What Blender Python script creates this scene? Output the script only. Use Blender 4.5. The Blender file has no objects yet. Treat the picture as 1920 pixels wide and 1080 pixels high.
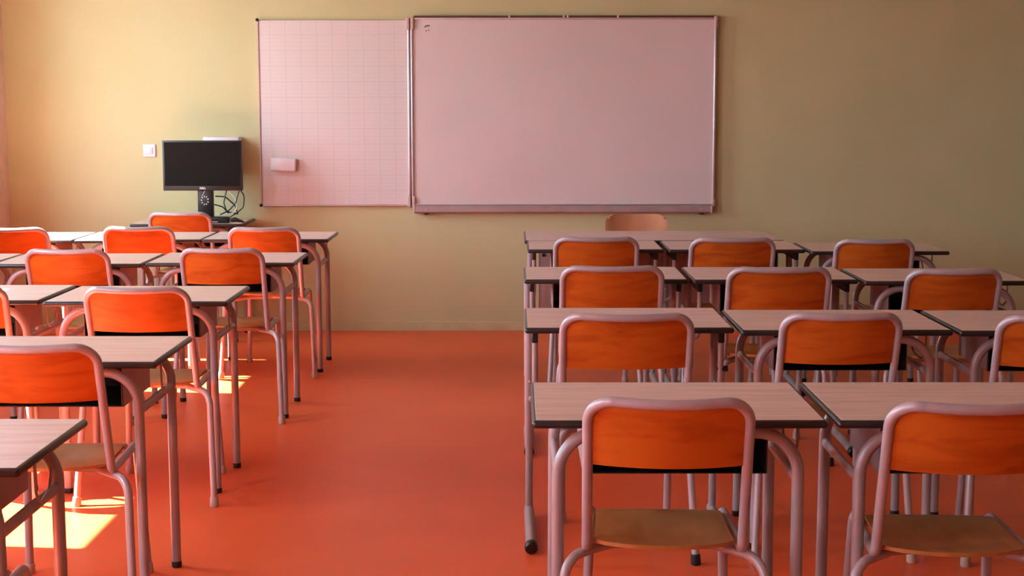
import bpy, bmesh, math, random
from mathutils import Vector, Matrix
PI = math.pi
scene = bpy.context.scene
COL = scene.collection

# ------------------------------------------------------------------ camera
cam_data = bpy.data.cameras.new('camera')
cam_data.sensor_width = 36.0
cam_data.lens = 2808.08 * 36.0 / 1920.0
cam_data.clip_end = 60
cam = bpy.data.objects.new('camera', cam_data)
COL.objects.link(cam)
PITCH, YAW, ROLL = 0.122676, 0.0014989, 0.00088062
cam.matrix_world = (Matrix.Translation((0, 0, 1.4915)) @ Matrix.Rotation(YAW, 4, 'Z')
                    @ Matrix.Rotation(PI / 2 - PITCH, 4, 'X') @ Matrix.Rotation(-ROLL, 4, 'Z'))
scene.camera = cam

# ------------------------------------------------------------------ light
scene.view_settings.view_transform = 'Standard'
scene.view_settings.look = 'None'
scene.view_settings.gamma = 1.0
scene.view_settings.exposure = 0.0
SKY_STRENGTH = 23.0
SUN_STRENGTH = 125.0
world = bpy.data.worlds.new('daylight')
scene.world = world
world.use_nodes = True
wn = world.node_tree
for n in list(wn.nodes):
    wn.nodes.remove(n)
w_out = wn.nodes.new('ShaderNodeOutputWorld')
w_bg = wn.nodes.new('ShaderNodeBackground')
w_tc = wn.nodes.new('ShaderNodeTexCoord')
w_sep = wn.nodes.new('ShaderNodeSeparateXYZ')
w_ramp = wn.nodes.new('ShaderNodeValToRGB')
w_ramp.color_ramp.elements[0].position = 0.42
w_ramp.color_ramp.elements[0].color = (0.30, 0.36, 0.36, 1)      # sunlit ground outside
w_ramp.color_ramp.elements[1].position = 0.56
w_ramp.color_ramp.elements[1].color = (0.60, 0.88, 1.12, 1)       # bright sky
w_map = wn.nodes.new('ShaderNodeMapRange')
w_map.inputs[1].default_value = -1
w_map.inputs[2].default_value = 1
wn.links.new(w_tc.outputs['Generated'], w_sep.inputs[0])
wn.links.new(w_sep.outputs['Z'], w_map.inputs[0])
wn.links.new(w_map.outputs[0], w_ramp.inputs[0])
wn.links.new(w_ramp.outputs[0], w_bg.inputs[0])
w_bg.inputs[1].default_value = SKY_STRENGTH
wn.links.new(w_bg.outputs[0], w_out.inputs[0])

sun_data = bpy.data.lights.new('sun', 'SUN')
sun_data.energy = SUN_STRENGTH
sun_data.angle = 0.009
sun_data.color = (1.0, 0.98, 0.96)
sun = bpy.data.objects.new('sun', sun_data)
COL.objects.link(sun)
sun.rotation_euler = Vector((1.0, -0.10, -1.30)).to_track_quat('-Z', 'Y').to_euler()

LEFT_X, RIGHT_X, FRONT_Y, REAR_Y, CEIL_Z = -3.305, 3.75, 9.80, -1.6, 3.05
WINDOWS = [(-0.36, 0.69), (2.37, 3.42), (5.10, 6.15), (7.83, 8.88)]
SILL_Z, HEAD_Z = 0.95, 2.715
for i, (y0, y1) in enumerate(WINDOWS):
    ld = bpy.data.lights.new('window_daylight', 'AREA')
    ld.shape = 'RECTANGLE'
    ld.size, ld.size_y = HEAD_Z - SILL_Z, y1 - y0
    ld.cycles.is_portal = True
    lo = bpy.data.objects.new('window_daylight', ld)
    COL.objects.link(lo)
    lo.location = (LEFT_X - 0.22, (y0 + y1) / 2, (SILL_Z + HEAD_Z) / 2)
    lo.rotation_euler = Vector((1, 0, 0)).to_track_quat('-Z', 'Y').to_euler()
    lo.rotation_euler = (0, -PI / 2, 0)

scene.cycles.max_bounces = 10
scene.cycles.diffuse_bounces = 6
scene.cycles.glossy_bounces = 4
scene.cycles.sample_clamp_indirect = 8.0
scene.cycles.use_denoising = True

# ------------------------------------------------------------------ materials
def new_mat(name):
    m = bpy.data.materials.new(name)
    m.use_nodes = True
    nt = m.node_tree
    b = nt.nodes['Principled BSDF']
    return m, nt, b

def noise_color(nt, b, c1, c2, scale=(1, 1, 1), nscale=5, detail=4, lo=0.35, hi=0.65, rough=0.5, dist=0.0):
    tc = nt.nodes.new('ShaderNodeTexCoord')
    mp = nt.nodes.new('ShaderNodeMapping')
    mp.inputs['Scale'].default_value = scale
    oi = nt.nodes.new('ShaderNodeObjectInfo')
    add = nt.nodes.new('ShaderNodeVectorMath'); add.operation = 'MULTIPLY_ADD'
    cmb = nt.nodes.new('ShaderNodeCombineXYZ')
    nt.links.new(oi.outputs['Random'], cmb.inputs[0])
    nt.links.new(oi.outputs['Random'], cmb.inputs[1])
    nt.links.new(oi.outputs['Random'], cmb.inputs[2])
    nt.links.new(cmb.outputs[0], add.inputs[0])
    add.inputs[1].default_value = (7, 11, 5)
    nt.links.new(tc.outputs['Object'], add.inputs[2])
    nt.links.new(add.outputs[0], mp.inputs[0])
    nz = nt.nodes.new('ShaderNodeTexNoise')
    nz.inputs['Scale'].default_value = nscale
    nz.inputs['Detail'].default_value = detail
    nz.inputs['Roughness'].default_value = rough
    nz.inputs['Distortion'].default_value = dist
    nt.links.new(mp.outputs[0], nz.inputs['Vector'])
    rp = nt.nodes.new('ShaderNodeValToRGB')
    rp.color_ramp.elements[0].position = lo
    rp.color_ramp.elements[0].color = (*c1, 1)
    rp.color_ramp.elements[1].position = hi
    rp.color_ramp.elements[1].color = (*c2, 1)
    nt.links.new(nz.outputs[0], rp.inputs[0])
    nt.links.new(rp.outputs[0], b.inputs['Base Color'])
    return nz, tc

def bump(nt, b, scale=200, strength=0.1, dist=0.001):
    tc = nt.nodes.new('ShaderNodeTexCoord')
    nz = nt.nodes.new('ShaderNodeTexNoise')
    nz.inputs['Scale'].default_value = scale
    nz.inputs['Detail'].default_value = 3
    nt.links.new(tc.outputs['Object'], nz.inputs['Vector'])
    bp = nt.nodes.new('ShaderNodeBump')
    bp.inputs['Strength'].default_value = strength
    bp.inputs['Distance'].default_value = dist
    nt.links.new(nz.outputs[0], bp.inputs['Height'])
    nt.links.new(bp.outputs[0], b.inputs['Normal'])

def plain(name, c, rough=0.5, metal=0.0, spec=0.5, bscale=0, bstr=0.1):
    m, nt, b = new_mat(name)
    c2 = tuple(min(1, x * 1.08) for x in c)
    c1 = tuple(x * 0.93 for x in c)
    noise_color(nt, b, c1, c2, nscale=9)
    b.inputs['Roughness'].default_value = rough
    b.inputs['Metallic'].default_value = metal
    b.inputs['Specular IOR Level'].default_value = spec
    if bscale:
        bump(nt, b, bscale, bstr)
    return m

M = {}
def wallmat():
    m, nt, b = new_mat('wall_paint')
    noise_color(nt, b, (0.545, 0.485, 0.250), (0.570, 0.508, 0.268), nscale=2.5)
    b.inputs['Roughness'].default_value = 0.62
    b.inputs['Specular IOR Level'].default_value = 0.35
    bump(nt, b, 160, 0.25, 0.002)
    return m
M['wall'] = wallmat()
M['side_wall'] = plain('side_wall_paint', (0.72, 0.56, 0.50), 0.6)
M['rear_wall'] = plain('darkened_wall_paint', (0.26, 0.22, 0.12), 0.6)  # unseen right and rear walls, darkened to absorb bounced light
M['ceiling'] = plain('ceiling_paint', (0.46, 0.44, 0.40), 0.8)
M['base'] = plain('baseboard_vinyl', (0.55, 0.49, 0.26), 0.4)
def floormat():
    m, nt, b = new_mat('floor_linoleum')
    noise_color(nt, b, (0.66, 0.088, 0.022), (0.72, 0.102, 0.027), nscale=2.2, detail=8)
    b.inputs['Roughness'].default_value = 0.36
    b.inputs['Specular IOR Level'].default_value = 0.22
    bump(nt, b, 90, 0.05, 0.001)
    return m
M['floor'] = floormat()
def lam():
    m, nt, b = new_mat('desk_laminate')
    noise_color(nt, b, (0.60, 0.40, 0.31), (0.74, 0.52, 0.42), scale=(1.2, 14, 14), nscale=3.5, detail=6, lo=0.32, hi=0.62)
    b.inputs['Roughness'].default_value = 0.38
    b.inputs['Specular IOR Level'].default_value = 0.45
    bump(nt, b, 300, 0.06, 0.0006)
    return m
M['laminate'] = lam()
def backwood():
    m, nt, b = new_mat('orange_plywood')
    noise_color(nt, b, (0.38, 0.060, 0.004), (0.54, 0.115, 0.010), scale=(1.6, 6, 9), nscale=2.3, detail=7, lo=0.30, hi=0.56, dist=0.9)
    b.inputs['Roughness'].default_value = 0.34
    b.inputs['Specular IOR Level'].default_value = 0.4
    return m
M['backwood'] = backwood()
def seatwood():
    m, nt, b = new_mat('tan_plywood')
    noise_color(nt, b, (0.37, 0.112, 0.022), (0.48, 0.170, 0.042), scale=(7, 1.5, 7), nscale=2.6, detail=6, lo=0.30, hi=0.62, dist=0.6)
    b.inputs['Roughness'].default_value = 0.33
    return m
M['seatwood'] = seatwood()
M['teachwood'] = plain('salmon_plywood', (0.55, 0.23, 0.11), 0.35)
M['tube'] = plain('painted_steel', (0.44, 0.33, 0.32), 0.33, 0.1, 0.6, 500, 0.05)
M['desk_tube'] = plain('desk_steel', (0.36, 0.275, 0.265), 0.36, 0.1, 0.55, 500, 0.05)
M['tray_side'] = plain('tray_steel', (0.36, 0.23, 0.20), 0.5)
M['panel'] = plain('modesty_laminate', (0.45, 0.26, 0.22), 0.5)
M['black'] = plain('black_plastic', (0.010, 0.008, 0.008), 0.38)
M['band'] = plain('dark_edge_band', (0.020, 0.016, 0.015), 0.33)
M['cap'] = plain('beige_plastic', (0.52, 0.36, 0.29), 0.5)
M['screen'] = plain('monitor_screen', (0.009, 0.007, 0.006), 0.6, 0, 0.06)
M['alu'] = plain('brushed_aluminium', (0.74, 0.62, 0.62), 0.28, 0.55)
M['alu_dark'] = plain('tray_aluminium', (0.42, 0.28, 0.27), 0.4, 0.3)
M['dark_metal'] = plain('dark_rail', (0.12, 0.06, 0.045), 0.4, 0.3)
M['white'] = plain('white_plastic', (0.86, 0.74, 0.74), 0.35)
M['pink_cap'] = plain('hinge_cap', (0.55, 0.36, 0.32), 0.4)
M['ink'] = plain('marker_ink', (0.05, 0.04, 0.05), 0.6)
M['white_cable'] = plain('white_cable_sheath', (0.72, 0.62, 0.52), 0.5)
M['silver'] = plain('silver_print', (0.80, 0.74, 0.72), 0.4)
def boardmat():
    m, nt, b = new_mat('whiteboard_enamel')
    noise_color(nt, b, (0.69, 0.545, 0.51), (0.73, 0.58, 0.545), nscale=1.5)
    b.inputs['Roughness'].default_value = 0.30
    b.inputs['Specular IOR Level'].default_value = 0.4
    return m
M['board'] = boardmat()
def gridmat():
    m, nt, b = new_mat('lined_enamel')
    tc = nt.nodes.new('ShaderNodeTexCoord')
    sep = nt.nodes.new('ShaderNodeSeparateXYZ')
    nt.links.new(tc.outputs['Object'], sep.inputs[0])
    def line(axis, period, off, width, dark):
        a = nt.nodes.new('ShaderNodeMath'); a.operation = 'ADD'; a.inputs[1].default_value = off + 50 * period + width / 2
        nt.links.new(sep.outputs[axis], a.inputs[0])
        mo = nt.nodes.new('ShaderNodeMath'); mo.operation = 'MODULO'; mo.inputs[1].default_value = period
        nt.links.new(a.outputs[0], mo.inputs[0])
        lt = nt.nodes.new('ShaderNodeMath'); lt.operation = 'LESS_THAN'; lt.inputs[1].default_value = width
        nt.links.new(mo.outputs[0], lt.inputs[0])
        mu = nt.nodes.new('ShaderNodeMath'); mu.operation = 'MULTIPLY'; mu.inputs[1].default_value = dark
        nt.links.new(lt.outputs[0], mu.inputs[0])
        return mu.outputs[0]
    a = line('X', 0.1005, -0.075, 0.0040, 0.16)
    c = line('Z', 0.1005, 0.0895, 0.0040, 0.17)
    d = line('Z', 0.025125, 0.0895, 0.0030, 0.075)
    m1 = nt.nodes.new('ShaderNodeMath'); m1.operation = 'MAXIMUM'
    m2 = nt.nodes.new('ShaderNodeMath'); m2.operation = 'MAXIMUM'
    nt.links.new(a, m1.inputs[0]); nt.links.new(c, m1.inputs[1])
    nt.links.new(m1.outputs[0], m2.inputs[0]); nt.links.new(d, m2.inputs[1])
    mix = nt.nodes.new('ShaderNodeMixRGB')
    mix.inputs[1].default_value = (0.73, 0.60, 0.56, 1)
    mix.inputs[2].default_value = (0.18, 0.12, 0.16, 1)
    nt.links.new(m2.outputs[0], mix.inputs[0])
    nt.links.new(mix.outputs[0], b.inputs['Base Color'])
    b.inputs['Roughness'].default_value = 0.32
    return m
M['grid'] = gridmat()
def glassmat():
    m = bpy.data.materials.new('window_glass'); m.use_nodes = True
    nt = m.node_tree
    for n in list(nt.nodes): nt.nodes.remove(n)
    o = nt.nodes.new('ShaderNodeOutputMaterial'); mx = nt.nodes.new('ShaderNodeMixShader')
    t = nt.nodes.new('ShaderNodeBsdfTransparent'); g = nt.nodes.new('ShaderNodeBsdfGlossy')
    g.inputs['Roughness'].default_value = 0.02
    mx.inputs[0].default_value = 0.06
    nt.links.new(t.outputs[0], mx.inputs[1]); nt.links.new(g.outputs[0], mx.inputs[2])
    nt.links.new(mx.outputs[0], o.inputs[0])
    return m
M['glass'] = glassmat()

# ------------------------------------------------------------------ mesh helpers
def obj(name, bm, mat, parent=None, smooth=True, angle=40):
    bmesh.ops.recalc_face_normals(bm, faces=bm.faces)
    me = bpy.data.meshes.new(name)
    bm.to_mesh(me); bm.free()
    me.materials.append(mat)
    if smooth:
        me.shade_smooth()
        me.set_sharp_from_angle(angle=math.radians(angle))
    o = bpy.data.objects.new(name, me)
    COL.objects.link(o)
    if parent:
        o.parent = parent
    return o

def box(bm, x0, x1, y0, y1, z0, z1, bev=0.0, seg=2):
    vs = [bm.verts.new((x, y, z)) for x in (x0, x1) for y in (y0, y1) for z in (z0, z1)]
    F = [(0, 1, 3, 2), (4, 6, 7, 5), (0, 4, 5, 1), (2, 3, 7, 6), (0, 2, 6, 4), (1, 5, 7, 3)]
    fs = [bm.faces.new([vs[i] for i in f]) for f in F]
    if bev > 0:
        es = list({e for f in fs for e in f.edges})
        bmesh.ops.bevel(bm, geom=es, offset=bev, segments=seg, affect='EDGES', profile=0.5)
    return bm

def fillet(pts, rad, n=8):
    """polyline with rounded corners; rad scalar or list for the inner points"""
    pts = [Vector(p) for p in pts]
    out = [pts[0]]
    for i in range(1, len(pts) - 1):
        r = rad[i - 1] if isinstance(rad, (list, tuple)) else rad
        a, b, c = pts[i - 1], pts[i], pts[i + 1]
        u, v = (a - b).normalized(), (c - b).normalized()
        ang = u.angle(v)
        if r <= 0 or ang > PI - 0.02:
            out.append(b); continue
        t = r / math.tan(ang / 2)
        t = min(t, (a - b).length * 0.98, (c - b).length * 0.98)
        rr = t * math.tan(ang / 2)
        cen = b + (u + v).normalized() * (rr / math.sin(ang / 2))
        p0, p1 = b + u * t, b + v * t
        e0, e1 = (p0 - cen), (p1 - cen)
        tot = e0.angle(e1)
        for k in range(n + 1):
            s = k / n
            d = (e0 * math.sin((1 - s) * tot) + e1 * math.sin(s * tot)) / math.sin(tot)
            out.append(cen + d)
    out.append(pts[-1])
    return out

def tube(bm, pts, r, n=14, caps=True, sq=(1, 1)):
    pts = [Vector(p) for p in pts]
    m = len(pts)
    tang = []
    for i in range(m):
        a = pts[max(0, i - 1)]; b = pts[min(m - 1, i + 1)]
        tang.append((b - a).normalized())
    ref = Vector((0, 0, 1)) if abs(tang[0].z) < 0.9 else Vector((1, 0, 0))
    nrm = (ref - tang[0] * ref.dot(tang[0])).normalized()
    rings = []
    for i in range(m):
        t = tang[i]
        nrm = (nrm - t * nrm.dot(t)).normalized()
        bi = t.cross(nrm)
        ri = r[i] if isinstance(r, (list, tuple)) else r
        rings.append([bm.verts.new(pts[i] + (nrm * math.cos(2 * PI * k / n) * sq[0] + bi * math.sin(2 * PI * k / n) * sq[1]) * ri)
                      for k in range(n)])
    for i in range(m - 1):
        for k in range(n):
            bm.faces.new([rings[i][k], rings[i][(k + 1) % n], rings[i + 1][(k + 1) % n], rings[i + 1][k]])
    if caps:
        bm.faces.new(rings[0][::-1]); bm.faces.new(rings[-1])
    return bm

def solid_sheet(bm, grid, thick):
    """grid[i][j] of points -> thickened sheet, offset by -z-ish normal of thickness vector"""
    ni, nj = len(grid), len(grid[0])
    top = [[bm.verts.new(p) for p in row] for row in grid]
    bot = [[bm.verts.new(Vector(p) + thick) for p in row] for row in grid]
    for i in range(ni - 1):
        for j in range(nj - 1):
            bm.faces.new([top[i][j], top[i + 1][j], top[i + 1][j + 1], top[i][j + 1]])
            bm.faces.new([bot[i][j], bot[i][j + 1], bot[i + 1][j + 1], bot[i + 1][j]])
    def side(a, b, c, d): bm.faces.new([a, b, c, d])
    for i in range(ni - 1):
        side(top[i][0], bot[i][0], bot[i + 1][0], top[i + 1][0])
        side(top[i][-1], top[i + 1][-1], bot[i + 1][-1], bot[i][-1])
    for j in range(nj - 1):
        side(top[0][j], top[0][j + 1], bot[0][j + 1], bot[0][j])
        side(top[-1][j], bot[-1][j], bot[-1][j + 1], top[-1][j + 1])
    return bm

def N():
    return bmesh.new()

def empty(name, loc=(0, 0, 0), rz=0.0):
    o = bpy.data.objects.new(name, None)
    COL.objects.link(o)
    o.empty_display_size = 0.1
    o.location = loc
    o.rotation_euler = (0, 0, rz)
    return o

def tag(o, label=None, cat=None, group=None, kind=None):
    for k, v in (('label', label), ('category', cat), ('group', group), ('kind', kind)):
        if v is not None:
            o[k] = v
    return o

def children(o):
    return [c for c in bpy.data.objects if c.parent == o]

TREE = {}
def remember(root):
    """root -> [(child, [grandchildren])]"""
    TREE[root.name] = [(c, children(c)) for c in children(root)]

def dup(root, loc, rz, label, group=None):
    r = root.copy(); COL.objects.link(r)
    r.location = loc; r.rotation_euler = (0, 0, rz)
    r['label'] = label
    if group: r['group'] = group
    for ch, gs in TREE[root.name]:
        c = ch.copy(); COL.objects.link(c); c.parent = r
        for g in gs:
            d = g.copy(); COL.objects.link(d); d.parent = c
    return r

# ------------------------------------------------------------------ setting
def struct(name, bm, mat, **k):
    return tag(obj(name, bm, mat, **k), kind='structure')

b = N(); box(b, LEFT_X - 0.3, RIGHT_X + 0.3, REAR_Y - 0.3, FRONT_Y + 0.3, -0.1, 0); struct('floor', b, M['floor'])
b = N(); box(b, LEFT_X - 0.3, RIGHT_X + 0.3, REAR_Y - 0.3, FRONT_Y + 0.3, CEIL_Z, CEIL_Z + 0.1); struct('ceiling', b, M['ceiling'])
b = N(); box(b, LEFT_X - 0.3, RIGHT_X + 0.3, FRONT_Y, FRONT_Y + 0.2, 0, CEIL_Z); struct('wall_front', b, M['wall'])
b = N(); box(b, LEFT_X - 0.3, RIGHT_X + 0.3, REAR_Y - 0.2, REAR_Y, 0, CEIL_Z); struct('wall_back', b, M['rear_wall'])
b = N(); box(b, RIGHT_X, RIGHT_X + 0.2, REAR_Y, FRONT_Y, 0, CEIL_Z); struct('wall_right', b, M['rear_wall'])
b = N()
X0, X1 = LEFT_X - 0.25, LEFT_X
box(b, X0, X1, REAR_Y, FRONT_Y, 0, SILL_Z)
box(b, X0, X1, REAR_Y, FRONT_Y, HEAD_Z, CEIL_Z)
ys = [REAR_Y] + [v for w in WINDOWS for v in w] + [FRONT_Y]
for i in range(0, len(ys), 2):
    box(b, X0, X1, ys[i], ys[i + 1], SILL_Z, HEAD_Z)
struct('wall_left', b, M['side_wall'])
for i, (y0, y1) in enumerate(WINDOWS):
    xf = LEFT_X - 0.2
    b = N()
    f = 0.012
    box(b, xf - 0.02, xf + 0.02, y0, y0 + f, SILL_Z, HEAD_Z)
    box(b, xf - 0.02, xf + 0.02, y1 - f, y1, SILL_Z, HEAD_Z)
    box(b, xf - 0.02, xf + 0.02, y0, y1, SILL_Z, SILL_Z + f)
    box(b, xf - 0.02, xf + 0.02, y0, y1, HEAD_Z - f, HEAD_Z)
    w = struct('window_%d' % (i + 1), b, M['white'])
    b = N(); box(b, xf - 0.003, xf + 0.003, y0 + f, y1 - f, SILL_Z + f, HEAD_Z - f)
    obj('pane', b, M['glass'], w)
# cove-topped baseboards
def baseboard(name, x0, x1, y0, y1):
    b = N(); box(b, x0, x1, y0, y1, 0, 0.060, 0.0015, 1); struct(name, b, M['base'])
baseboard('baseboard_front', LEFT_X, RIGHT_X, FRONT_Y - 0.010, FRONT_Y)
baseboard('baseboard_left', LEFT_X, LEFT_X + 0.010, REAR_Y, FRONT_Y - 0.01)
baseboard('baseboard_right', RIGHT_X - 0.010, RIGHT_X, REAR_Y, FRONT_Y - 0.01)

# ------------------------------------------------------------------ whiteboard
def make_board():
    root = empty('whiteboard', (-1.650, FRONT_Y, 2.022))
    tag(root, 'wide wall-mounted whiteboard with a blank main panel, lined left wing and pen tray', 'whiteboard')
    W = 2.955; xs = 0.975; H = 1.185
    yb = -0.008
    # wing with ruled grid ; origin of the object = top-left of the panel for the ruling
    b = N(); box(b, 0.006, xs - 0.010, -0.030, yb, -H, 0, 0.001, 1)
    obj('lined_wing', b, M['grid'], root)
    b = N(); box(b, xs + 0.022, W - 0.016, -0.034, yb, -H - 0.0, 0.012, 0.001, 1)
    obj('writing_panel', b, M['board'], root)
    # wing edging
    b = N()
    box(b, -0.004, 0.006, -0.036, -0.004, -H - 0.006, 0.004, 0.002, 1)
    obj('edge_strip', b, M['pink_cap'], root)
    b = N(); box(b, 0.006, xs - 0.012, -0.034, -0.006, -H - 0.010, -H - 0.0005, 0.002, 1)
    obj('bottom_trim', b, M['alu'], root)
    # hinge posts
    for x0, x1 in ((xs - 0.012, xs + 0.003), (xs + 0.008, xs + 0.023)):
        b = N(); box(b, x0, x1, -0.045, -0.004, -H - 0.002, 0.010, 0.005, 3)
        obj('hinge_post', b, M['alu'], root)
    b = N(); box(b, xs + 0.001, xs + 0.010, -0.030, -0.004, -H - 0.002, 0.010)
    obj('hinge_gap', b, M['dark_metal'], root)
    for z0, z1 in ((-0.060, 0.018), (-H - 0.018, -H + 0.055)):
        for x0, x1 in ((xs - 0.020, xs + 0.003), (xs + 0.010, xs + 0.031)):
            b = N(); box(b, x0, x1, -0.052, -0.002, z0, z1, 0.006, 3)
            obj('hinge_cap', b, M['pink_cap'], root)
    # top rail, right post
    b = N(); box(b, xs + 0.028, W - 0.004, -0.030, -0.002, 0.016, 0.030, 0.002, 1)
    tr = obj('top_rail', b, M['dark_metal'], root)
    b = N(); box(b, xs + 0.028, W - 0.004, -0.044, -0.002, 0.004, 0.016, 0.003, 2)
    obj('panel_rim', b, M['pink_cap'], root)
    for x in (1.62, 1.970, 1.995, 2.318):
        b = N(); box(b, x - 0.006, x + 0.006, -0.040, -0.006, 0.014, 0.032, 0.003, 2)
        obj('rail_clip', b, M['alu'], root)
    b = N(); box(b, W - 0.016, W - 0.001, -0.046, -0.004, -H + 0.03, -0.05, 0.005, 3)
    obj('side_post', b, M['alu'], root)
    for z0, z1 in ((-0.055, 0.026), (-H - 0.014, -H + 0.035)):
        b = N(); box(b, W - 0.018, W + 0.002, -0.050, -0.002, z0, z1, 0.005, 3)
        c = obj('corner_cap', b, M['pink_cap'], root)
        for k in (0.25, 0.75):
            b = N(); box(b, W + 0.001, W + 0.010, -0.040, -0.012, z0 + (z1 - z0) * k - 0.008, z0 + (z1 - z0) * k + 0.008, 0.003, 2)
            obj('screw', b, M['alu'], c)
    # pen tray
    b = N()
    g = []
    prof = [(-0.004, -H + 0.002), (-0.036, -H - 0.001), (-0.052, -H - 0.004), (-0.060, -H - 0.014), (-0.062, -H - 0.046), (-0.056, -H - 0.053), (-0.004, -H - 0.053)]
    for x in (xs + 0.030, W - 0.022):
        g.append([b.verts.new((x, y, z)) for y, z in prof])
    k = len(prof)
    for i in range(k):
        b.faces.new([g[0][i], g[0][(i + 1) % k], g[1][(i + 1) % k], g[1][i]])
    b.faces.new(g[0][::-1]); b.faces.new(g[1])
    t = obj('pen_tray', b, M['alu_dark'], root)
    b = N(); box(b, xs + 0.030, W - 0.020, -0.052, -0.034, -H - 0.002, -H + 0.003, 0.001, 1)
    obj('tray_lip', b, M['alu'], t)
    for x in (xs + 0.018, W - 0.026):
        b = N(); box(b, x, x + 0.013, -0.064, -0.004, -H - 0.056, -H - 0.006, 0.004, 2)
        obj('tray_end', b, M['pink_cap'], t)
    for x in (xs + 0.098, W - 0.085):
        b = N(); box(b, x - 0.014, x + 0.014, -0.045, -0.004, -H - 0.068, -H - 0.050, 0.004, 2)
        obj('tray_bracket', b, M['dark_metal'], t)
        b = N(); tube(b, [(x, -0.060, -H - 0.030), (x, -0.066, -H - 0.030)], 0.004, 10)
        obj('screw', b, M['alu'], t)
    # wing corner knobs
    for z in (0.004, -H - 0.004):
        b = N(); bmesh.ops.create_uvsphere(b, u_segments=14, v_segments=8, radius=0.011, matrix=Matrix.Translation((-0.002, -0.040, z)))
        obj('corner_knob', b, M['black'], root)
    # marker doodle: brow stroke and two dots
    ox, oz = xs + 0.115, -0.045
    b = N()
    tube(b, [(ox - 0.018, -0.0345, oz), (ox - 0.006, -0.0345, oz + 0.011), (ox + 0.004, -0.0345, oz + 0.013), (ox + 0.020, -0.0345, oz + 0.010)], 0.0025, 6)
    tube(b, [(ox - 0.016, -0.0345, oz + 0.004), (ox, -0.0345, oz + 0.006), (ox + 0.012, -0.0345, oz + 0.007)], 0.0018, 6)
    for dx, dz in ((-0.006, -0.022), (0.011, -0.018)):
        bmesh.ops.create_uvsphere(b, u_segments=10, v_segments=6, radius=0.0042, matrix=Matrix.Translation((ox + dx, -0.0345, oz + dz)) @ Matrix.Diagonal((1, 0.3, 1, 1)))
    o = obj('marker_doodle', b, M['ink'], root)
    return root
make_board()

def make_eraser():
    root = empty('board_eraser', (-1.497, FRONT_Y - 0.031, 1.098))
    root.rotation_euler = (0, math.radians(2.5), 0)
    tag(root, 'small white rounded eraser stuck on the lined wing of the whiteboard', 'eraser')
    b = N(); box(b, -0.083, 0.083, -0.045, -0.020, -0.042, 0.042, 0.011, 4)
    obj('body', b, M['white'], root)
    b = N()
    for i in range(6):
        x = -0.052 + i * 0.025
        tube(b, [(x, -0.024, -0.040), (x, -0.024, 0.040)], 0.014, 8)
    box(b, -0.070, 0.082, -0.020, 0.0, -0.034, 0.034, 0.003, 1)
    obj('felt_pad', b, M['pink_cap'], root)
make_eraser()

def make_switch():
    root = empty('light_switch', (-2.3775, FRONT_Y, 1.188))
    tag(root, 'square white light switch on the wall left of the monitor', 'switch')
    b = N(); box(b, -0.041, 0.041, -0.011, 0, -0.041, 0.041, 0.004, 3); obj('plate', b, M['white'], root)
    b = N(); box(b, -0.022, 0.022, -0.016, -0.008, -0.022, 0.022, 0.002, 2); obj('rocker', b, M['white'], root)
make_switch()

# ------------------------------------------------------------------ desks
def desktop(parent, W=0.70, D=0.50, z=0.75, t=0.020, mat=None):
    e = t * 0.5
    b = N(); box(b, -W/2 + e, W/2 - e, e, D - e, z - t + 0.001, z, 0.0008, 1)
    top = obj('desktop', b, mat or M['laminate'], parent)
    b = N()
    c = [(-W/2 + e, e), (W/2 - e, e), (W/2 - e, D - e), (-W/2 + e, D - e)]
    # half-round edge swept around the top
    n = 8
    rings = []
    path = []
    for (cx, cy), a0 in zip(c, (PI, 1.5 * PI, 0, 0.5 * PI)):
        for k in range(4):
            a = a0 + k / 3 * PI / 2
            path.append((cx, cy, math.cos(a), math.sin(a)))
    for cx, cy, dx, dy in path:
        ring = []
        for k in range(n + 1):
            th = PI / 2 - PI * k / n
            rr = e * math.cos(th) - 0.0006
            ring.append(b.verts.new((cx + dx * rr, cy + dy * rr, z - 0.0005 - e + math.sin(th) * e)))
        rings.append(ring)
    m = len(rings)
    for i in range(m):
        for k in range(n):
            b.faces.new([rings[i][k], rings[(i + 1) % m][k], rings[(i + 1) % m][k + 1], rings[i][k + 1]])
    bmesh.ops.remove_doubles(b, verts=b.verts, dist=1e-6)
    bo = obj('edge_band', b, M['band'], parent)
    return top

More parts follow.
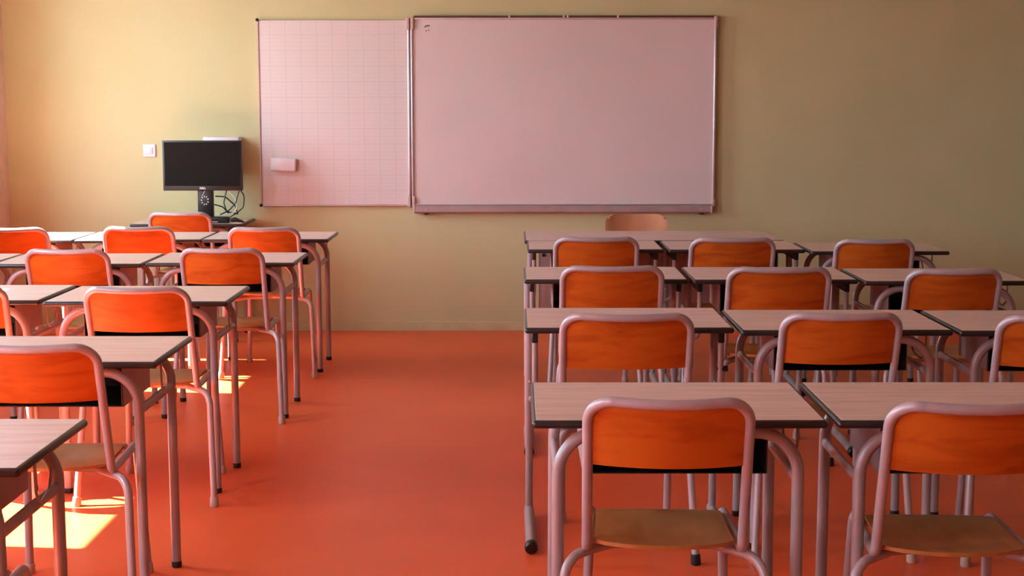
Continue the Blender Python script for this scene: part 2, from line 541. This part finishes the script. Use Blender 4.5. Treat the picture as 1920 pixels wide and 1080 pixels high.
def make_desk():
    """student desk: bent tube legs, side rails, tray and wire hook. origin: centre of the pupil-side edge"""
    root = empty('school_desk')
    root['category'] = 'desk'
    desktop(root)
    r = 0.0150
    for (sx, y) in ((-1, 0.040), (1, 0.040), (-1, 0.445), (1, 0.445)):
        p = fillet([(sx * 0.288, y, 0.012), (sx * 0.286, y, 0.7135), (0.0, y, 0.7135)], 0.100, 12)
        b = N(); tube(b, p, r, 16)
        lg = obj('leg', b, M['desk_tube'], root)
        b = N(); tube(b, [(sx * 0.288, y, 0.0), (sx * 0.288, y, 0.002), (sx * 0.288, y, 0.020)], [0.0145, 0.0165, 0.0165], 16)
        obj('foot_cap', b, M['black'], lg)
    for sx in (-1, 1):
        b = N(); tube(b, [(sx * 0.2865, 0.045, 0.598), (sx * 0.2865, 0.432, 0.598)], 0.0105, 14, sq=(1.35, 1.0))
        obj('side_rail', b, M['desk_tube'], root)
    # tray
    b = N()
    hx, y0, y1, z0, z1, t = 0.222, 0.10, 0.425, 0.598, 0.697, 0.003
    box(b, -hx, hx, y0, y1, z0, z0 + t)
    box(b, -hx, hx, y1 - t, y1, z0 + t, z1)
    box(b, -hx, -hx + t, y0, y1 - t, z0 + t, z1)
    box(b, hx - t, hx, y0, y1 - t, z0 + t, z1)
    box(b, -hx, hx, y0, y1, z1, z1 + t)
    tr = obj('storage_tray', b, M['black'], root, smooth=False)
    for sx in (-1, 1):
        b = N()
        xa, xb = (hx, hx + 0.003) if sx > 0 else (-hx - 0.003, -hx)
        box(b, xa, xb, y0 + 0.004, y1, z0 - 0.001, 0.731, 0.001, 1)
        obj('side_plate', b, M['tray_side'], tr)
    # wire bag hook on the aisle side
    p = fillet([(0.315, 0.20, 0.731), (0.315, 0.205, 0.640), (0.312, 0.245, 0.612), (0.305, 0.330, 0.625), (0.303, 0.352, 0.665)], [0.03, 0.04, 0.03], 6)
    b = N(); tube(b, p, 0.0035, 8)
    obj('bag_hook', b, M['desk_tube'], root)
    remember(root)
    return root

def make_adjustable():
    """height-adjustable desk: one telescopic column per side with a long foot"""
    root = empty('school_desk')
    root['category'] = 'desk'
    desktop(root)
    for sx in (-1, 1):
        cx = sx * 0.331
        b = N(); tube(b, [(cx, 0.36, 0.27), (cx, 0.36, 0.729)], 0.0170, 16)
        tube(b, [(cx, 0.36, 0.045), (cx, 0.36, 0.28)], 0.0135, 16)
        c = obj('column', b, M['desk_tube'], root)
        for z in (0.505, 0.445):
            b = N(); tube(b, [(cx, 0.345, z), (cx, 0.3405, z)], 0.0035, 10)
            obj('screw', b, M['white'], c)
        b = N(); tube(b, [(cx, 0.400, 0.030), (cx, 0.34, 0.030), (sx * 0.328, -0.060, 0.024)], [0.016, 0.0185, 0.0185], 16)
        ft = obj('foot', b, M['desk_tube'], root)
        b = N(); tube(b, [(sx * 0.328, -0.055, 0.0215), (sx * 0.328, -0.086, 0.0215), (sx * 0.328, -0.090, 0.0205)], [0.0215, 0.0215, 0.018], 16)
        obj('foot_cap', b, M['black'], ft)
        b = N(); box(b, sx * 0.314 - 0.010, sx * 0.314 + 0.010, 0.055, 0.43, 0.690, 0.730, 0.002, 1)
        obj('support_arm', b, M['black'], root)
        p = fillet([(sx * 0.314, 0.070, 0.692), (sx * 0.314, 0.070, 0.500), (sx * 0.325, 0.350, 0.440)], 0.09, 8)
        b = N(); tube(b, p, 0.0105, 12)
        br = obj('brace', b, M['desk_tube'], root)
        if sx > 0:
            b = N(); tube(b, [(0.318, 0.070, 0.60), (0.338, 0.070, 0.60)], 0.010, 12)
            tube(b, [(0.302, 0.070, 0.60), (0.320, 0.070, 0.60)], 0.006, 10)
            obj('knob', b, M['black'], br)
    b = N()
    hx, y0, y1, z0, z1, t = 0.222, 0.10, 0.425, 0.598, 0.728, 0.003
    box(b, -hx, hx, y0, y1, z0, z0 + t)
    box(b, -hx, hx, y1 - t, y1, z0 + t, z1)
    box(b, -hx, -hx + t, y0, y1 - t, z0 + t, z1)
    box(b, hx - t, hx, y0, y1 - t, z0 + t, z1)
    tr = obj('storage_tray', b, M['black'], root, smooth=False)
    for sx in (-1, 1):
        b = N()
        xa, xb = (hx, hx + 0.003) if sx > 0 else (-hx - 0.003, -hx)
        box(b, xa, xb, y0 + 0.004, y1, z0 - 0.001, 0.729, 0.001, 1)
        obj('side_plate', b, M['tray_side'], tr)
    b = N(); tube(b, [(-0.318, 0.40, 0.705), (0.318, 0.40, 0.705)], 0.012, 12)
    # rear cross tube
    obj('cross_tube', b, M['desk_tube'], root)
    remember(root)
    return root

GD = 'pupil desks standing in rows'
DESKS = [  # x, y(front edge), rot, type, label
 (-1.373, 8.217, .003, 'A', 'beige-topped desk in the front left row, at the aisle end'),
 (-2.072, 8.200, .004, 'A', 'beige-topped desk in the front left row, between two others'),
 (-2.776, 8.190, .004, 'A', 'sunlit desk in the front left row, nearest the windows'),
 (-1.382, 6.987, .003, 'A', 'beige-topped desk in the second left row from the board, at the aisle end'),
 (-2.090, 6.945, .004, 'A', 'second desk from the aisle in the second left row from the board'),
 (-2.795, 6.940, .004, 'A', 'desk nearest the windows in the second left row, cut by the left picture edge'),
 (-1.433, 5.603, .000, 'A', 'beige-topped desk in the middle left row, at the aisle end'),
 (-2.155, 5.637, .000, 'A', 'second desk from the aisle in the middle left row'),
 (-1.385, 4.268, -.003, 'A', 'beige-topped desk in the second left row from the camera, at the aisle'),
 (-1.363, 2.995, -.004, 'A', 'closest left desk, its pale top cut by the bottom left picture corner'),
 (0.417, 7.624, -.001, 'B', 'adjustable desk with column legs against the teacher desk, at the aisle'),
 (1.139, 7.612, .000, 'B', 'adjustable desk in the front right row, between two others'),
 (1.848, 7.514, .001, 'A', 'bent-tube desk at the far right end of the front right row'),
 (0.391, 6.310, -.001, 'B', 'adjustable desk with column legs in the second right row, at the aisle'),
 (1.109, 6.297, .000, 'B', 'adjustable desk in the second right row, between two others'),
 (1.821, 6.239, .000, 'A', 'bent-tube desk at the right end of the second right row'),
 (0.384, 4.928, -.001, 'B', 'adjustable desk with column legs in the third right row, at the aisle'),
 (1.097, 4.873, .000, 'A', 'bent-tube desk in the third right row, between two others'),
 (1.812, 4.858, .000, 'A', 'desk at the right end of the third right row, cut by the picture edge'),
 (0.391, 3.458, -.001, 'A', 'closest right desk at the aisle, wide wood-look top over bent legs'),
 (1.111, 3.457, -.001, 'A', 'closest right desk, beyond the black gap, cut by the picture edge'),
]
first = {}
for x, y, a, k, lab in DESKS:
    if k not in first:
        first[k] = make_desk() if k == 'A' else make_adjustable()
        o = first[k]
        o.location = (x, y, 0); o.rotation_euler = (0, 0, a)
        tag(o, lab, 'desk', GD)
    else:
        dup(first[k], (x, y, 0), a, lab, GD)
o = dup(first['A'], (-2.041, 9.275, 0), 0.0, 'small desk against the front wall carrying the monitor', None)
o.name = 'computer_desk'
if 'group' in o: del o['group']

# teacher's desk
def make_teacher_desk():
    root = empty('teacher_desk', (0.765, 8.127, 0))
    tag(root, 'long wood-look teacher desk with a modesty panel, behind the front right row', 'desk')
    desktop(root, W=1.42, D=0.625, z=0.750, t=0.020)
    for sx in (-1, 1):
        for y in (0.05, 0.56):
            b = N(); tube(b, [(sx * 0.665, y, 0.0), (sx * 0.665, y, 0.733)], 0.0175, 14)
            obj('leg', b, M['desk_tube'], root)
    b = N(); box(b, -0.63, 0.63, 0.060, 0.078, 0.32, 0.735, 0.001, 1)
    mp = obj('modesty_panel', b, M['panel'], root)
    for sx in (-1, 1):
        b = N(); tube(b, [(sx * 0.603, 0.0605, 0.664), (sx * 0.603, 0.055, 0.664)], 0.010, 14)
        obj('bolt', b, M['black'], mp)
make_teacher_desk()

# ------------------------------------------------------------------ chairs
def make_chair(W=0.395, zt=0.836, hp=0.150, rear_caps='cap', rear_half=0.257, teacher=False):
    root = empty('school_chair')
    root['category'] = 'chair'
    r = 0.0127
    h = W / 2 - r
    zc = zt - r
    bow = 0.045
    ub, zr = 0.135, 0.436         # foot of the upright, rail height
    def lean(z):                  # y of the upright at height z
        t = (zc - z) / (zc - zr)
        return ub * t
    # frame: rail, upright, curved top bar, upright, rail
    pr = fillet([(h - 0.012, 0.475, zr - 0.004), (h, ub, zr), (h, 0.0, zc), (0.10, -0.004, zc)], [0.035, 0.058], 10)
    pts = []
    for p in pr:
        p = Vector(p)
        pts.append(p)
    pts = pts[:-1]
    def bowy(x, z):
        s = max(0.0, 1 - (abs(x) / h) ** 2)
        return -bow * s
    top = []
    xe = pts[-1].x
    for k in range(1, 24):
        x = xe - 2 * xe * k / 24
        top.append(Vector((x, 0, zc)))
    allp = pts + top + [Vector((-p.x, p.y, p.z)) for p in reversed(pts)]
    out = []
    for p in allp:
        q = p.copy()
        if p.z > 0.62:
            q.y += bowy(p.x, p.z) if abs(p.x) < h - 1e-4 else 0
        # slight dip of the bar in the middle
        if abs(p.z - zc) < 0.02 and abs(p.x) < xe:
            q.z -= 0.003 * (1 - (p.x / xe) ** 2)
        out.append(q)
    b = N(); tube(b, out, r, 16)
    obj('frame', b, M['tube'], root)
    # front legs
    for sx in (-1, 1):
        p = fillet([(sx * (h - 0.0119), 0.470, zr - 0.004), (sx * (h - 0.013), 0.508, zr - 0.004), (sx * 0.188, 0.548, 0.012)], 0.036, 8)
        b = N(); tube(b, p, r, 14)
        lg = obj('leg', b, M['tube'], root)
        b = N(); tube(b, [(sx * 0.1885, 0.5485, 0.0), (sx * 0.1885, 0.548, 0.003), (sx * 0.187, 0.545, 0.034)], [0.0150, 0.0170, 0.0160], 14)
        obj('foot_cap', b, M['cap'], lg)
    # rear legs: bent tube passing under the seat
    for sx in (-1, 1):
        p = fillet([(0.0, 0.235, 0.425), (sx * 0.13, 0.205, 0.425), (sx * (rear_half - 0.022), 0.112, 0.418), (sx * rear_half, 0.042, 0.012)], [0.05, 0.062], 10)
        b = N(); tube(b, p, r * 0.95, 14)
        lg = obj('leg', b, M['tube'], root)
        d = Vector((sx * rear_half, 0.042, 0.0))
        b = N(); tube(b, [d, d + Vector((0, 0, 0.003)), d + Vector((-sx * 0.0012, 0.005, 0.034))], [0.0150, 0.0170, 0.0160], 14)
        obj('foot_cap', b, M[rear_caps], lg)
    # backrest panel, curved, between the uprights
    nx, nz = 20, 8
    ztop = zc - 0.004
    zbot = zc - r - hp
    g = []
    wide = (0.014 if teacher else 0.0)
    rad = 0.052
    for j in range(nz + 1):
        row = []
        for i in range(nx + 1):
            u = -1 + 2 * i / nx
            v = j / nz
            zz = zbot + (ztop - zbot) * v
            lim = h - 0.001 + wide
            top_in = zz - (ztop - rad)
            if teacher:
                zz = zbot + (ztop + 0.016 - zbot) * v
                top_in = zz - (ztop + 0.016 - rad)
            if top_in > 0:
                lim -= rad - math.sqrt(max(0, rad * rad - top_in * top_in))
            x = u * lim
            y = lean(zz) - bow * max(0, 1 - (x / h) ** 2) + (-0.001)
            if teacher:
                y += 0.018
            row.append((x, y, zz))
        g.append(row)
    b = N(); solid_sheet(b, g, Vector((0, -0.0085 if teacher else 0.0085, 0)))
    obj('backrest', b, M['teachwood'] if teacher else M['backwood'], root)
    if teacher:
        b = N()
        for sx in (-1, 1):
            tube(b, [(sx * (h - 0.012), lean(0.79) + 0.012, 0.79), (sx * (h - 0.012), lean(0.79) + 0.022, 0.79)], 0.005, 10)
        obj('screw', b, M['alu'], root)
    # seat
    nx, ny = 16, 16
    g = []
    hw = W / 2 - 0.030
    for j in range(ny + 1):
        row = []
        for i in range(nx + 1):
            u = -1 + 2 * i / nx
            v = j / ny
            yr = 0.135 - 0.055 * (1 - u * u) ** 0.8     # bowed rear edge
            yf = 0.455 + 0.012 * (1 - u ** 4)
            y = yr + (yf - yr) * v
            x = u * (hw - 0.009 * v)
            z = 0.452 - 0.012 * math.exp(-((u / 0.55) ** 2)) * math.sin(PI * min(1, v * 1.15)) ** 2 \
                - 0.016 * max(0, (v - 0.88) / 0.12) ** 2 + 0.006 * max(0, (0.25 - v) / 0.25) ** 2 * (abs(u) < 2)
            row.append((x, y, z))
        g.append(row)
    b = N(); solid_sheet(b, g, Vector((0, 0, -0.0095)))
    obj('seat', b, M['seatwood'], root)
    b = N(); tube(b, [(-h + 0.020, 0.43, 0.428), (h - 0.020, 0.43, 0.428)], 0.009, 12)
    obj('crossbar', b, M['tube'], root)
    remember(root)
    return root

GC = 'orange-backed pupil chairs'
CHAIRS = [  # x, y of the back top, rot deg, kind, label
 (-1.349, 8.035, 0, 's', 'chair at the aisle end of the front left row, orange back in grey tube'),
 (-2.037, 8.080, 0, 's', 'second chair from the aisle in the front left row, sun on its left tube'),
 (-2.700, 8.020, 2, 's', 'chair nearest the windows in the front left row, its top tube sunlit'),
 (-1.348, 6.860, 0, 's', 'chair at the aisle end of the second left row from the board'),
 (-2.050, 6.820, 0, 's', 'second chair from the aisle in the second left row from the board'),
 (-1.377, 5.407, 0, 's', 'bright orange chair at the aisle end of the middle left row'),
 (-2.066, 5.455, 7, 's', 'chair at the picture edge in the middle left row, only its right tube showing'),
 (-1.347, 4.100, 1.5, 's', 'chair at the second-closest left desk, orange back cut by the picture edge'),
 (-1.300, 2.840, 0, 's', 'chair at the closest left desk, just a tube bend in the bottom left corner'),
 (0.408, 7.400, 0, 'l', 'wide-backed chair nearest the aisle in the front right row'),
 (1.079, 7.360, 0, 'l', 'wide-backed chair in the middle of the front right row'),
 (1.765, 7.300, -3, 's', 'narrower chair at the right end of the front right row'),
 (0.401, 6.075, 0, 'l', 'wide-backed chair nearest the aisle in the second right row'),
 (1.076, 6.030, 0, 'l', 'wide-backed chair in the middle of the second right row'),
 (1.769, 5.975, 0, 's', 'narrower chair at the right end of the second right row'),
 (0.358, 4.690, 0, 'l', 'wide-backed chair nearest the aisle in the third right row'),
 (1.043, 4.715, 0, 's', 'dark orange chair in the middle of the third right row'),
 (1.714, 4.645, -6, 's', 'chair at the right end of the third right row, cut by the picture edge'),
 (0.352, 3.340, -2.5, 's', 'closest right chair at the aisle, its whole orange back and brown seat in view'),
 (1.028, 3.284, -3, 's', 'closest chair in the bottom right corner, back and seat cut by the picture edge'),
]
cf = {}
for x, y, a, k, lab in CHAIRS:
    if k not in cf:
        cf[k] = make_chair() if k == 's' else make_chair(W=0.430, zt=0.838, hp=0.164, rear_caps='black', rear_half=0.233)
        o = cf[k]; o.location = (x, y, 0); o.rotation_euler = (0, 0, math.radians(a))
        tag(o, lab, 'chair', GC)
    else:
        dup(cf[k], (x, y, 0), math.radians(a), lab, GC)
dup(cf['s'], (-2.052, 9.16, 0), 0, 'orange-backed chair pushed up to the computer desk under the monitor', GC)
tc = make_chair(W=0.385, zt=0.812, hp=0.165, teacher=True)
tc.location = (0.752, 9.22, 0); tc.rotation_euler = (0, 0, PI)
tag(tc, 'pale brown chair behind the teacher desk, facing the class', 'chair')

# ------------------------------------------------------------------ computer corner
def make_monitor():
    root = empty('monitor', (-1.958, 9.50, 0.75))
    tag(root, 'black flat monitor on a stand on the computer desk', 'monitor')
    b = N(); box(b, -0.249, 0.249, -0.080, -0.045, 0.198, 0.512, 0.004, 2)
    box(b, -0.16, 0.16, -0.046, -0.015, 0.25, 0.46, 0.012, 3)
    cs = obj('casing', b, M['black'], root)
    b = N(); box(b, -0.237, 0.237, -0.0815, -0.079, 0.228, 0.501)
    obj('screen', b, M['screen'], root, smooth=False)
    cu = bpy.data.curves.new('logo', 'FONT')
    cu.body = 'DELL'; cu.size = 0.017; cu.extrude = 0.0004; cu.align_x = 'CENTER'; cu.align_y = 'CENTER'
    cu.offset = 0.0006
    cu.materials.append(M['silver'])
    tmp = bpy.data.objects.new('logo', cu)
    me = bpy.data.meshes.new_from_object(tmp)
    bpy.data.objects.remove(tmp); bpy.data.curves.remove(cu)
    lo = bpy.data.objects.new('logo', me); COL.objects.link(lo); lo.parent = root
    lo.location = (0.0, -0.0805, 0.213); lo.rotation_euler = (PI / 2, 0, 0)
    b = N(); box(b, -0.042, 0.056, -0.045, -0.012, 0.012, 0.26, 0.005, 2)
    st = obj('stand', b, M['black'], root)
    b = N()
    for k in range(9):
        a = 2 * PI * k / 9 + 0.3
        c, s = math.cos(a), math.sin(a)
        tube(b, [(0.004 + c * 0.017, -0.0465, 0.135 + s * 0.021), (0.004 + c * 0.026, -0.0465, 0.135 + s * 0.031)], 0.0032, 6)
    obj('tick_ring', b, M['silver'], st)
    b = N(); tube(b, [(0.006, -0.0465, 0.195), (-0.014, -0.0465, 0.160)], 0.0022, 6)
    obj('mark', b, M['silver'], st)
    b = N(); box(b, -0.10, 0.13, -0.095, 0.06, 0.0, 0.012, 0.004, 2)
    obj('base', b, M['black'], root)
make_monitor()

def cable(name, pts, r, mat, label, group=None):
    b = N(); tube(b, fillet(pts, 0.04, 6), r, 8)
    o = obj(name, b, mat)
    tag(o, label, 'cable', group)
gx, gy, gz = -1.958, 9.50, 0.75
def G(*ps): return [(gx + a, gy + b_, gz + c) for a, b_, c in ps]
cable('cable', G((0.16, -0.06, 0.191), (0.20, -0.06, 0.15), (0.21, -0.065, 0.06), (0.13, -0.075, 0.045), (0.075, -0.075, 0.05)), 0.0035, M['white_cable'],
      'pale cable curving down right of the monitor stand')
GK = 'black cables tangled beside the monitor stand'
for lab, ps in (
    ('outermost thin black cable, the wide loop at the right of the tangle', ((0.222, 0.00, 0.197), (0.245, 0.00, 0.16), (0.24, 0.00, 0.09), (0.20, 0.00, 0.055), (0.145, 0.00, 0.020))),
    ('black cable dropping under the monitor then running to the right end of the heap', ((0.14, -0.035, 0.197), (0.12, -0.035, 0.12), (0.14, -0.045, 0.062), (0.215, -0.055, 0.050))),
    ('black cable leaving the stand high and sloping right across the tangle', ((0.066, -0.018, 0.16), (0.13, -0.018, 0.155), (0.19, -0.018, 0.10), (0.205, -0.02, 0.05))),
    ('lowest black cable leaving the stand, falling right towards the desk', ((0.066, -0.060, 0.11), (0.12, -0.062, 0.095), (0.16, -0.065, 0.048))),
    ('straight black cable hanging from the monitor underside, right of the pale one', ((0.225, -0.065, 0.196), (0.205, -0.09, 0.12), (0.165, -0.10, 0.075), (0.11, -0.105, 0.048)))):
    cable('cable', G(*ps), 0.0042, M['black'], lab, GK)

def make_hub():
    root = empty('docking_station', (-1.850, 9.350, 0.75))
    root.rotation_euler = (0, 0, math.radians(-3))
    tag(root, 'low black plastic box lying right of the monitor stand under the cables', 'device')
    b = N(); box(b, -0.105, 0.070, -0.038, 0.034, 0.0, 0.040, 0.012, 3); obj('body', b, M['black'], root)
    b = N(); box(b, -0.07, 0.005, -0.0395, -0.037, 0.008, 0.012, 0.0005, 1); obj('trim_line', b, M['silver'], root)
make_hub()
b = N()
tube(b, [(-1.772, 9.35, 0.768), (-1.745, 9.35, 0.772), (-1.715, 9.35, 0.763), (-1.690, 9.35, 0.757)], [0.012, 0.015, 0.009, 0.004], 10)
tag(obj('plug', b, M['black']), 'small black plug tip lying at the right end of the cable tangle', 'plug')
# white box behind the monitor
b = N(); box(b, -2.005, -1.775, FRONT_Y - 0.11, FRONT_Y, 1.06, 1.278, 0.006, 2)
tag(obj('wall_box', b, M['white']), 'white box on the wall, its top edge showing above the monitor', 'box')
